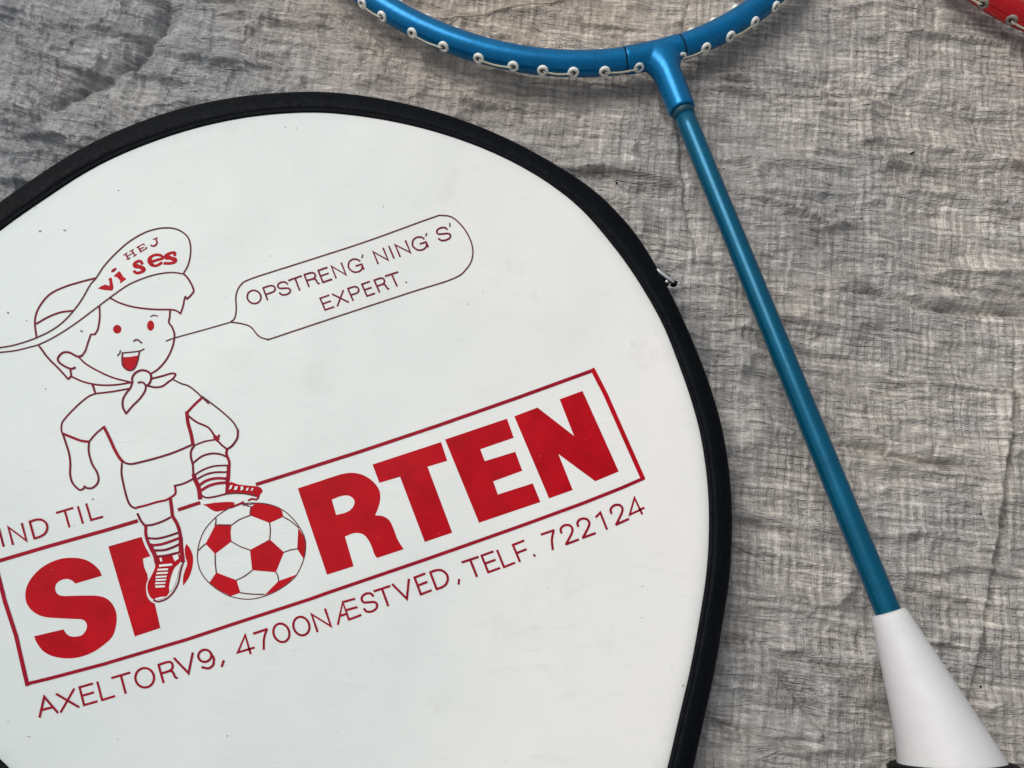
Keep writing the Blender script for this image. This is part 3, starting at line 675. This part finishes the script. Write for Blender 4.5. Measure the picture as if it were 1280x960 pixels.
# the printed boy, line drawing with his foot on the ball
p = Print()
Z1 = lambda q_: Z(0, 260, 4, q_); Z3 = lambda q_: Z(120, 370, 6.4, q_); Za = lambda q_: Z(60, 480, 6.857, q_)
Zb = lambda q_: Z(140, 470, 7.382, q_); Zf = lambda q_: Z(220, 540, 8.727, q_); Ze = lambda q_: Z(140, 570, 8, q_); Zg = lambda q_: Z(150, 620, 6.857, q_)
for fn, w, m, q_ in (
    (Z1, 1.7, 3, [(-30, 701), (0, 698), (60, 688), (130, 668), (190, 645), (260, 610), (320, 565), (370, 510), (410, 455), (450, 385), (480, 350), (520, 290), (580, 225), (650, 165), (730, 120), (810, 100), (880, 105), (930, 135), (950, 175), (952, 230), (940, 285), (918, 325)]),
    (Z1, 1.6, 3, [(-30, 724), (0, 722), (80, 712), (150, 695), (200, 680), (280, 640), (380, 575), (480, 500), (560, 440), (640, 385), (720, 350), (790, 330), (860, 322), (920, 330)]),
    (Z1, 2.0, 2, [(478, 350), (400, 370), (320, 395), (250, 430), (205, 480), (180, 530), (174, 580), (182, 647)]),
    (Z1, 2.0, 2, [(182, 578), (240, 545), (300, 522), (365, 513)]),
    (Z1, 2.1, 2, [(195, 690), (240, 750), (290, 800), (340, 855)]), (Z1, 2.1, 2, [(340, 855), (355, 838), (350, 805)]),
    (Z1, 2.3, 2, [(410, 738), (385, 742), (345, 722), (310, 725), (288, 755), (305, 780), (350, 803), (375, 798)]),
    (Z1, 1.8, 2, [(496, 490), (498, 540), (490, 600), (475, 630)]), (Z1, 1.8, 2, [(475, 631), (453, 632)]), (Z1, 1.8, 2, [(453, 632), (440, 670), (425, 715), (408, 738)]),
    (Z1, 1.9, 2, [(390, 742), (430, 780), (500, 820), (570, 850), (650, 870)]),
    (Z1, 2.0, 2, [(352, 840), (420, 870), (500, 885), (580, 884), (655, 872)]),
    (Z1, 1.9, 2, [(465, 885), (478, 930)]),
    (Z1, 2.1, 2, [(920, 330), (945, 360), (968, 410), (955, 435), (935, 455)]), (Z1, 1.9, 2, [(935, 455), (925, 445), (915, 490), (902, 528)]),
    (Z1, 1.9, 2, [(902, 528), (880, 513), (850, 508), (760, 506), (670, 495), (600, 475), (550, 450)]),
    (Z1, 2.0, 2, [(850, 508), (848, 545), (844, 572), (862, 600), (872, 640), (860, 700), (830, 760), (790, 805), (755, 828)]),
    (Z1, 1.2, 3, [(753, 543), (768, 536), (786, 540)]), (Z1, 1.7, 3, [(668, 665), (685, 658), (708, 674)]), (Z1, 1.3, 3, [(601, 712), (598, 726), (587, 738)]),
    (Z1, 1.4, 3, [(610, 724), (660, 720), (700, 714), (720, 705)]), (Z1, 1.6, 2, [(612, 722), (610, 760), (615, 790), (640, 811), (668, 805), (686, 770), (696, 720)]),
    (Z3, 2.3, 2, [(290, 690), (290, 650), (320, 610), (370, 593), (420, 608), (440, 640), (435, 680), (418, 708), (400, 718)]),
    (Z3, 2.0, 2, [(335, 692), (370, 690), (395, 715), (390, 760), (350, 820), (290, 880), (240, 940)]), (Z3, 2.4, 2, [(240, 940), (215, 890), (215, 830), (240, 780), (275, 735), (290, 690)]),
    (Z3, 2.2, 2, [(450, 660), (530, 640), (600, 620), (635, 625), (620, 655), (575, 690), (530, 722), (470, 730), (400, 715)]),
    (Z3, 1.8, 3, [(615, 668), (680, 700), (740, 720), (800, 765), (850, 812), (900, 860)]),
    (Za, 1.9, 2, [(405, 82), (350, 105), (290, 150), (220, 215), (150, 290), (118, 340), (115, 400), (125, 425)]),
    (Za, 1.9, 2, [(380, 10), (405, 82)]), (Za, 1.9, 2, [(405, 82), (550, 65), (700, 38)]),
    (Za, 2.8, 1, [(125, 425), (200, 455), (280, 485), (350, 495)]), (Za, 2.0, 2, [(350, 495), (410, 425), (478, 368)]), (Za, 3.4, 1, [(478, 368), (520, 450), (570, 560), (610, 630), (640, 665)]),
    (Za, 2.2, 2, [(125, 425), (150, 500), (178, 590), (190, 680), (188, 770), (205, 840), (245, 890), (275, 907), (305, 895), (312, 875)]),
    (Za, 2.2, 2, [(350, 495), (348, 580), (375, 680), (415, 750), (432, 810), (420, 855), (380, 890), (340, 893), (312, 880)]),
    (Zb, 2.2, 2, [(95, 790), (170, 812), (300, 785), (430, 750), (570, 705), (700, 650), (745, 630)]),
    (Zb, 1.8, 3, [(830, 188), (960, 285), (1050, 360), (1120, 430), (1160, 500)]), (Zb, 2.3, 2, [(1160, 500), (1155, 570), (1110, 640), (1060, 675)]),
    (Zb, 2.9, 1, [(830, 200), (760, 265), (690, 340)]), (Zb, 4.0, 1, [(690, 335), (700, 430), (730, 540), (745, 625)]),
    (Zb, 2.2, 2, [(710, 372), (780, 425), (880, 470), (925, 520), (960, 580), (1010, 635), (1060, 675)]), (Zb, 2.4, 1, [(988, 545), (970, 590)]), (Zb, 4.5, 1, [(950, 562), (972, 588)]),
    (Zb, 1.8, 2, [(760, 640), (850, 605), (960, 585)]),
    (Zb, 2.4, 2, [(760, 640), (730, 690), (728, 750), (745, 820), (750, 900), (765, 950)]), (Zb, 2.9, 1, [(1060, 675), (1055, 720), (1080, 790), (1080, 860), (1075, 960)]),
    (Zb, 2.1, 2, [(750, 800), (830, 740), (920, 715), (1000, 722), (1055, 745)]), (Zb, 1.9, 2, [(765, 910), (850, 860), (950, 830), (1065, 825)]),
    (Zf, 2.0, 2, [(235, 510), (320, 465), (420, 440), (550, 437)]), (Zf, 2.9, 1, [(260, 575), (330, 530), (430, 505), (545, 508)]), (Zf, 2.9, 1, [(280, 632), (350, 590), (440, 562), (550, 550)]),
    (Zf, 1.9, 2, [(275, 690), (330, 715), (420, 705), (555, 672)]), (Zf, 5.0, 1, [(195, 470), (208, 520), (240, 590), (255, 650), (262, 722)]), (Zf, 4.2, 1, [(572, 370), (572, 450), (560, 540), (560, 600), (556, 665)]),
    (Ze, 2.3, 2, [(98, 75), (95, 180), (120, 310), (155, 440), (190, 500), (240, 525)]), (Ze, 2.4, 1, [(250, 515), (350, 490), (450, 460), (540, 440), (600, 405), (635, 370), (628, 297)]),
    (Ze, 2.2, 2, [(628, 297), (700, 280), (760, 255), (815, 225)]),
    (Ze, 2.6, 2, [(255, 580), (290, 650), (330, 700)]), (Ze, 2.3, 2, [(330, 693), (400, 688), (500, 655), (580, 615)]), (Ze, 3.8, 1, [(582, 430), (595, 520), (603, 600)]),
    (Ze, 3.4, 1, [(337, 700), (337, 780), (355, 850), (395, 940)]), (Ze, 3.8, 1, [(603, 600), (650, 680), (678, 770), (683, 860), (683, 960)]),
    (Ze, 2.3, 2, [(350, 820), (450, 825), (560, 800), (665, 765)]), (Ze, 2.8, 1, [(385, 893), (480, 885), (580, 855), (670, 820)]), (Ze, 2.5, 2, [(420, 945), (520, 940), (600, 915), (665, 885)]),
    (Zg, 4.5, 1, [(260, 420), (275, 460), (298, 510), (312, 570)]), (Zg, 4.5, 1, [(520, 360), (528, 460), (540, 560)]),
    (Zg, 2.3, 2, [(300, 520), (400, 508), (505, 482)]),
    (Zg, 1.9, 2, [(545, 560), (520, 640), (500, 740), (460, 820), (400, 880), (330, 905), (290, 895)]),
    (Zf, 2.2, 1, [(905, 690), (880, 735), (830, 730), (790, 745)]), (Zf, 2.4, 1, [(600, 822), (680, 790), (735, 765)]),
    (Zf, 1.6, 3, [(560, 676), (640, 668), (760, 675), (870, 700)]),
):
    p.stroke(fn(q_), w * 1.1 + .1, m)
p.fill([Z1([(614, 746), (652, 744), (691, 737), (688, 768), (670, 803), (642, 810), (617, 790)])], 0)
for ex, ey, rx, ry in ((586, 606, 21, 22), (753, 588, 18, 26)):
    p.fill([Z1([(ex + rx * math.cos(a), ey + ry * math.sin(a)) for a in np.linspace(0, 2 * math.pi, 18, endpoint=False)])], 0)
p.fill([sm(Zf([(552, 580), (600, 545), (680, 572), (800, 585), (910, 600), (945, 645), (920, 680), (885, 715), (860, 690), (760, 675), (640, 668), (560, 672)]), ())], 0)
for q_ in ([(592, 580), (618, 578), (600, 620), (575, 630)], [(645, 592), (675, 592), (662, 632), (630, 630)], [(705, 594), (732, 594), (735, 622), (705, 642)], [(775, 608), (795, 606), (782, 640), (760, 638)], [(828, 612), (846, 612), (832, 638), (812, 640)]):
    p.fill([Zf(q_)], 4, 0.00018)
p.fill([sm(Zf([(290, 792), (420, 772), (570, 762), (640, 775), (600, 825), (540, 850), (440, 868), (380, 845), (340, 815)]), (0,))], 0)
p.fill([sm(Zg([(300, 530), (400, 515), (500, 485), (530, 540), (505, 580), (465, 620), (435, 700), (420, 780), (420, 830), (370, 880), (300, 890), (255, 860), (235, 800), (240, 740), (270, 680), (300, 610)]), (0, 2))], 0)
for q_ in ([(338, 530), (358, 530), (362, 562), (345, 560)], [(450, 512), (495, 498), (505, 535), (470, 560), (460, 540)], [(335, 588), (445, 578), (448, 596), (335, 608)],
           [(322, 624), (415, 620), (410, 636), (318, 640)], [(315, 655), (415, 650), (405, 666), (310, 670)], [(308, 686), (402, 682), (398, 696), (304, 702)], [(308, 712), (398, 710), (394, 724), (304, 728)],
           [(302, 740), (390, 738), (388, 752), (300, 756)], [(304, 768), (386, 766), (384, 782), (302, 786)], [(298, 880), (345, 866), (395, 860), (360, 882), (305, 892)],
           [(522, 575), (500, 650), (490, 700), (462, 780), (425, 828), (428, 770), (445, 700), (475, 630), (505, 590)]):
    p.fill([Zg(q_)], 4, 0.00018)
p.fill([sm(Zg([(570, 410), (600, 450), (625, 520), (620, 610), (590, 700), (540, 770), (540, 700), (555, 640), (575, 580), (560, 520), (555, 450)]), (0, 5))], 0)
p.build('boy_print', 'line drawing of a boy in a big peaked cap with one foot on the ball')

# specks and smudges seen on the panel
p = Print(); V = []; F = []
for x, y, a, b2 in ((50, 289, 3.4, 2.2), (81, 288, 3.6, 1.6), (10, 391, 2.6, 2.4), (33, 401, 1.6, 1.2), (102, 414, 3.0, 2.6), (116, 624, 2.6, 2.0), (198, 348.6, 1.0, 1.0), (57, 486, 1.8, 1.4),
    (284, 920, 1.6, 2.2), (147, 924, 1.2, 1.0), (10, 902, 1.8, 1.0), (36, 921, 4, .7), (338, 320, 1.6, 1.2), (585, 380, 1.4, 1.4), (479, 258, 1.2, 1.4), (790, 430, 1.4, 1.2), (802, 772, 1.6, 1.0), (803, 733, 2.2, .6), (854, 857, 1.6, 1.6),
    (357, 159, 1.2, 1.2), (371, 160, 1.2, .8), (148, 238, 2, 1.2), (44, 258, 1.2, 1.0), (282, 372, .9, .9), (675, 570, 1.0, .8), (685, 735, 1.4, .8)):
    k = len(V)
    th = random.uniform(0, 3); 
    for j in range(9):
        an = 2 * math.pi * j / 9; r = random.uniform(.55, 1.0)
        dx, dy = a * r * math.cos(an) * .85, b2 * r * math.sin(an) * .85
        V.append(place((x + dx, y + dy), 0.00003))
    V.append(place((x, y), 0.00012))
    for j in range(9): F.append((k + j, k + 9, k + (j + 1) % 9))
o = mesh_obj('dirt_specks', V, F, SMUDGE, cover, label='small grey dirt specks on the white panel'); o['kind'] = 'stuff'
bm = bmesh.new(); bm.from_mesh(o.data)
for f in bm.faces:
    f.normal_update()
    if f.normal.z < 0: f.normal_flip()
bm.to_mesh(o.data); bm.free()

# zip slider with its pull, poking out past the binding
zb = unz(829, 352, 0.0068); zt0 = unz(817.5, 336, 0.0098); zt1 = unz(843, 354, 0.0088)
def box_between(p0, p1, w, t, up=np.array([0, 0, 1.0]), taper=1.0):
    d = (p1 - p0); L = np.linalg.norm(d); d = d / L; lat = np.cross(d, up); lat /= np.linalg.norm(lat); u2 = np.cross(lat, d)
    V = []; F = []; ts = np.linspace(0, 1, 7)
    m = 10
    for t_ in ts:
        k = 1 - (1 - taper) * t_; e = 1 if 0 < t_ < 1 else .6
        for j in range(m):
            a = 2 * math.pi * (j + .5) / m
            cx_ = np.sign(math.cos(a)) * abs(math.cos(a)) ** .5; sy_ = np.sign(math.sin(a)) * abs(math.sin(a)) ** .5
            V.append(p0 + d * L * t_ + lat * w / 2 * k * e * cx_ + u2 * t / 2 * e * sy_)
    for i in range(len(ts) - 1):
        for j in range(m):
            l = (j + 1) % m; F.append((i * m + j, i * m + l, (i + 1) * m + l, (i + 1) * m + j))
    F.append(tuple(range(m - 1, -1, -1))); F.append(tuple(range((len(ts) - 1) * m, len(ts) * m)))
    return V, F
V, F = box_between(unz(824, 348, .0070), unz(836, 353, .0062), .0042, .0030)
slider = mesh_obj('zip_slider', V, F, BLACK, cover, label='black zip slider on the side wall')
V, F = box_between(zt0, zt1, .0013, .0020)
t_ = mesh_obj('pull_tab', V, F, STEEL, cover); M = slider; t_.parent = slider
V, F = box_between(unz(840, 353.5, .0085), unz(845, 356, .0080), .0017, .0024)
t_ = mesh_obj('pull_tip', V, F, BLACK, cover); t_.parent = slider
V, F = box_between(unz(831.5, 351, .0088), unz(835, 353, .0085), .0012, .0012)
t_ = mesh_obj('slider_bridge', V, F, STEEL, cover); t_.parent = slider
for ch in slider.children: ch.matrix_parent_inverse = Matrix.Identity(4)

# ================================================================ rackets
TR = 0.0043
EA, EB, EU, EV = .109, .131, .0015, .002
class Frame:
    """local frame of a racket: J joint point, u3 along the axis towards the head, v3 sideways, n upwards"""
    def __init__(s, J, u3, k=1.0):
        s.k = k; s.J = J; s.u = u3 / np.linalg.norm(u3)
        v = np.cross(s.u, [0, 0, 1.0]); s.v = v / np.linalg.norm(v); s.n = np.cross(s.v, s.u)
    def pt(s, th, du=0):      # centre line of the head at parameter th (0 at the joint)
        return s.J + s.u * (EU + EB * s.k * (1 - math.cos(th))) + s.v * (EV + EA * s.k * math.sin(th))
    def tan(s, th):
        t = s.u * EB * math.sin(th) + s.v * EA * math.cos(th); return t / np.linalg.norm(t)
    def outw(s, th):
        t = s.tan(th); o = np.cross(t, s.n); o /= np.linalg.norm(o)
        return o if o @ (s.pt(th) - (s.J + s.u * (EU + EB * s.k))) > 0 else -o

GV, GF = lathe([(.00082, .0030), (.00082, .00445), (.00095, .00468), (.0013, .00474), (.00172, .00462), (.00190, .0042), (.00190, .0034), (.0012, .0030),
                (.0013, -.0042), (.0014, -.0052), (.0011, -.0058), (.0005, -.0058), (.0005, -.0040)], 20)
k0 = len(GV); GV += [(.00084 * math.cos(math.pi * k / 8), .00084 * math.sin(math.pi * k / 8), .00436) for k in range(16)]; GF.append(tuple(range(k0, k0 + 16)))  # dark disc standing in for the shade inside the hole
gm = bpy.data.meshes.new('grommet'); gm.from_pydata(GV, [], GF)
gm.polygons.foreach_set('use_smooth', [True] * len(gm.polygons)); gm.materials.append(GROM); gm.materials.append(GRIT_HOLE_SHADE); gm.polygons[len(GF) - 1].material_index = 1

gm_red = gm.copy(); gm_red.materials.clear(); gm_red.materials.append(GROM_OLD); gm_red.materials.append(GRIT_HOLE_SHADE); gm_red.polygons[len(GF) - 1].material_index = 1
def grommet(root, fr, th, elev_deg=13, me=None):
    o = bpy.data.objects.new('grommet', me or (gm_red if 'red' in root['label'] else gm)); C.objects.link(o); o.parent = root
    e = math.radians(elev_deg)
    z = fr.outw(th) * math.cos(e) + fr.n * math.sin(e); x = fr.tan(th); y = np.cross(z, x)
    P0 = fr.pt(th) - np.array(root.location)
    o.matrix_local = Matrix(((x[0], y[0], z[0], P0[0]), (x[1], y[1], z[1], P0[1]), (x[2], y[2], z[2], P0[2]), (0, 0, 0, 1)))
    return o
def string_seg(root, fr, t0, t1, elev_deg=13):
    e = math.radians(elev_deg); pts = []
    for k in range(13):
        s = k / 12; th = t0 + (t1 - t0) * s
        e2 = e - math.radians(7) * math.sin(math.pi * s)
        z = fr.outw(th) * math.cos(e2) + fr.n * math.sin(e2)
        h = .0040 if k in (0, 12) else (.0050 if k in (1, 11) else .0047)
        pts.append(fr.pt(th) + z * h)
    V, F = sweep(catmull(pts, 2), lambda i: circ(.00036, m=8), fr.n)
    mesh_obj('string_segment', V, F, STRG, root)

def head(root, fr, mat):
    path = [fr.pt(a) for a in np.linspace(0, 2 * math.pi, 220, endpoint=False)]
    V, F = sweep(path, lambda i: circ(TR, TR * .97, 28), fr.n, True)
    return mesh_obj('head_frame', V, F, mat, root)

def racket_body(root, fr, matH, matS, coneA, coneB, full=True):
    head(root, fr, matH)
    # sleeve of the joint that wraps the head
    thl = np.linspace(-0.185, 0.185, 26) if full else np.linspace(-.2, .2, 20)
    # shift so that it spans the traced ends
    if full: thl = np.linspace(TH_A, TH_B, 26)
    r_ = TR * 1.07
    V1, F1 = sweep([fr.pt(a) for a in thl], lambda i: circ(r_ * (0.985 if i in (0, 25) else 1.0), m=40), fr.n)
    # stem flaring out of the sleeve; both are welded into one smooth casting
    S0 = fr.pt(math.asin(-EV / (EA * fr.k))); ax = coneA - S0; L = STEM; ax_n = ax / np.linalg.norm(ax)
    ts = np.linspace(0, 1, 26); pth = [S0 + ax_n * L * t for t in ts]
    def pr(i):
        t = ts[i]; fl = .0052 * max(0, 1 - t / .42) ** 2.0
        rr = .00462 - .00028 * t
        return circ(rr + fl, rr * (1.04 if t < .3 else 1.04 - .04 * (t - .3) / .7), 40)
    V2, F2 = sweep(pth, pr, fr.n)
    V = list(V1) + list(V2); F = list(F1) + [tuple(i + len(V1) for i in f) for f in F2]
    tmp = mesh_obj('joint', V, F, matH, root)
    bm = bmesh.new(); bm.from_mesh(tmp.data); bmesh.ops.recalc_face_normals(bm, faces=bm.faces); bm.to_mesh(tmp.data); bm.free()
    md = tmp.modifiers.new('weld', 'REMESH'); md.mode = 'VOXEL'; md.voxel_size = .00034; md.use_smooth_shade = True
    md2 = tmp.modifiers.new('soften', 'SMOOTH'); md2.factor = .5; md2.iterations = 9
    # dark gaps at the ends of the sleeve
    for a in (thl[0] - .0012, thl[-1] + .0012):
        V, F = sweep([fr.pt(a - .0014), fr.pt(a), fr.pt(a + .0014)], lambda i: circ(TR * 1.012, m=28), fr.n)
        mesh_obj('joint_seam', V, F, BLACK, root)
    P1 = S0 + ax_n * (L - .001); P2 = S0 + ax_n * (L + .0022)
    V, F = sweep([P1, (P1 + P2) / 2, P2], lambda i: circ(.00350 if i < 2 else .0034, m=24), fr.n); mesh_obj('joint_collar', V, F, COLLAR, root)
    V, F = sweep([P1 + (coneA - P1) * k / 20 for k in range(21)] + [coneA + ax_n * .006], lambda i: circ(.00325 + .0001 * (i / 20), m=32), fr.n)
    mesh_obj('shaft', V, F, matS, root)
    # handle
    ax2 = coneB - coneA; L2 = np.linalg.norm(ax2); ax2 /= L2
    prof = [(-.0005, .0036), (-.0004, .0041), (.0, .0045), (.0006, .00475)]
    rA, rB = .0047, .0124
    side = np.cross(ax2, fr.n)
    def cut(V):               # the lower rim of the cone is cut a little oblique
        V = np.array(V); q_ = V - coneA; t = np.clip((q_ @ ax2) / L2, 0, 1); l = q_ @ side
        sgn = 1 if side[0] > 0 else -1
        return V - ax2 * ((0.0035 * (1 - sgn * l / rB)) * t ** 4)[:, None]
    for k in range(1, 25):
        s = k / 24; prof.append((.0006 + (L2 - .0006) * s, rA + (rB - rA) * (s ** .96)))
    prof += [(L2 + .0004, rB - .0001), (L2 + .0005, rB - .0008)]
    V, F = sweep([coneA + ax2 * a for a, r in prof], lambda i: circ(prof[i][1], m=48), fr.n); mesh_obj('handle_cone', cut(V), F, CONE, root)
    gp = [(L2 - .0008, .0121), (L2 - .0002, .0140), (L2 + .0006, .0149), (L2 + .003, .0154), (L2 + .02, .0156), (L2 + .09, .0150), (L2 + .12, .016), (L2 + .124, .0140)]
    V, F = sweep([coneA + ax2 * a for a, r in gp], lambda i: circ(gp[i][1], m=48), fr.n); mesh_obj('grip', cut(V), F, BLACK, root)

# ---- blue racket
SL = .011
u3 = np.array([-0.3027, 0.9529, -SL]); J = unz(826, 72, .0074)
fb = Frame(J, u3)
def th_of(fr, x, y):
    best = None
    for th in np.linspace(-1.5, 1.5, 1201):
        P0 = fr.pt(th); d = P0 - CAM; zc = d @ _F
        px = 640 + FPX * (d @ _R) / zc; py = 480 - FPX * (d @ _U) / zc
        e = math.hypot(px - x, py - y)
        if best is None or e < best[0]: best = (e, th)
    return best[1]
TH_A = th_of(fb, 780, 74); TH_B = th_of(fb, 851, 62); STEM = .0224
root = thing('badminton_racket', 'blue badminton racket with a white handle cone, unstrung head at top of the photo', 'badminton racket', tuple(J))
def along(x, y, zz): return unz(x, y, zz)
cA = unz(1111, 767, .0108); cB = unz(1198, 974, .0122)
racket_body(root, fb, BLUE, TEAL, cA, cB)
pairs = [((463, -2), (486, 16)), ((522, 36), (560.6, 53)), ((602.7, 65), (644.4, 74)), ((679.6, 78), (716, 80)), ((754, 78.5), (795, 77.5)), ((845.6, 64), (874, 52)), ((905, 40), (935.6, 25)), ((962.5, 8), (986, -8))]
for a, b2 in pairs:
    t0 = th_of(fb, *a); t1 = th_of(fb, *b2)
    grommet(root, fb, t0); grommet(root, fb, t1); string_seg(root, fb, t0, t1)
for k in range(16):                                         # the rest of the head, beyond the picture
    t0 = 1.12 + k * (2 * math.pi - 2.35) / 16
    grommet(root, fb, t0); grommet(root, fb, t0 + .13); string_seg(root, fb, t0, t0 + .13)

# ---- red racket at the corner of the picture
a1 = unz(1229, 0, .006); a2 = unz(1298, 33, .006); tdir = a2 - a1; tdir /= np.linalg.norm(tdir)
Pm = unz(1260, 10.5, .0055)
lean = math.radians(9); KR = 0.74     # a smaller, junior head
ur = np.array([math.sin(lean), math.cos(lean), .12])
fr0 = Frame(np.zeros(3), ur, KR)
best = min(np.linspace(-1.4, -.02, 700), key=lambda th: -abs((fr0.tan(th) / np.linalg.norm(fr0.tan(th))) @ tdir))
Jr = Pm - fr0.pt(best)
fr = Frame(Jr, ur, KR)
rr = thing('badminton_racket', 'glossy red racket frame just showing in the top right corner', 'badminton racket', tuple(Jr))
racket_body(rr, fr, RED, RED, Jr - fr.u * .20, Jr - fr.u * .26, full=False)
tg = th_of(fr, 1231.5, 1); tg2 = th_of(fr, 1268, 17.5); sp = (tg2 - tg)
grommet(rr, fr, tg); grommet(rr, fr, tg2); string_seg(rr, fr, tg - sp, tg); grommet(rr, fr, tg - sp)
grommet(rr, fr, tg2 + sp); string_seg(rr, fr, tg2, tg2 + sp)
for k in range(3, 40, 2):
    t0 = tg2 + sp * k * .95
    grommet(rr, fr, t0); grommet(rr, fr, t0 + sp); string_seg(rr, fr, t0, t0 + sp)

# ---- loose thread lying inside the blue head
def tarp_z(P0):
    i0 = min(np.searchsorted(ys, P0[1]), ny - 1); j0 = min(np.searchsorted(xs, P0[0]), nx - 1)
    return H[max(i0 - 2, 0):i0 + 3, max(j0 - 2, 0):j0 + 3].max()
pts = []
for x, y in catmull([(545, 33), (560, 24.5), (604, 16.5), (629, 10.5), (666, 5), (690, -1), (725, -20), (770, -50)], 4):
    P0 = unz(x, y, 0.0); P0[2] = tarp_z(P0) + .00028; pts.append(P0)
V, F = sweep(pts, lambda i: circ(.00030, .00022, 8), np.array([0, 0, 1.0]))
o = mesh_obj('loose_thread', V, F, THREAD); o['label'] = 'thin tan thread lying on the tarp inside the blue racket head'; o['category'] = 'thread'

# ================================================================ grit on the tarp
V = []; F = []
def grit(x, y, a, b2, ang_=0.0):
    P0 = unz(x, y, 0.0004); k = len(V)
    i0 = min(np.searchsorted(ys, P0[1]), ny - 1); j0 = min(np.searchsorted(xs, P0[0]), nx - 1)
    P0[2] = H[i0, j0] + b2 * .5
    for st in range(4):
        ph = -math.pi / 2 + math.pi * (st + .5) / 4
        for j in range(7):
            an = 2 * math.pi * j / 7; r = random.uniform(.75, 1.1)
            lx, ly = a * math.cos(an) * math.cos(ph) * r, b2 * math.sin(an) * math.cos(ph) * r
            V.append(P0 + np.array([lx * math.cos(ang_) - ly * math.sin(ang_), lx * math.sin(ang_) + ly * math.cos(ang_), b2 * .8 * math.sin(ph)]))
    for st in range(3):
        for j in range(7):
            l = (j + 1) % 7; F.append((k + st * 7 + j, k + st * 7 + l, k + st * 7 + 7 + l, k + st * 7 + 7 + j))
    F.append(tuple(k + 21 + j for j in range(7)))
for g in ((1033, 206, .0005, .0004, 0), (1144, 187, .0011, .0004, .5), (1034, 222, .0003, .0003, 0), (1079, 270, .0003, .0003, 0), (1235, 640, .0004, .0003, 0), (1090, 656, .0004, .0003, 0), (1240, 860, .0004, .0004, 0),
          (1035, 206, .0003, .0003, 0), (907, 50 + 157, .0004, .0003, 0), (735, 208, .0003, .0003, 0), (9, 238, .0006, .0005, 0), (15, 226, .0005, .0004, 0), (1249, 930, .0004, .0004, 0), (772, 223, .0005, .0004, 0)):
    grit(*g)
for _ in range(60): grit(random.uniform(0, 1280), random.uniform(0, 960), random.uniform(.0001, .00022), random.uniform(.0001, .0002), random.uniform(0, 3))
o = mesh_obj('grit', V, F, GRIT_HOLE_SHADE); o['kind'] = 'stuff'; o['label'] = 'tiny dark bits of grit scattered on the grey tarp'
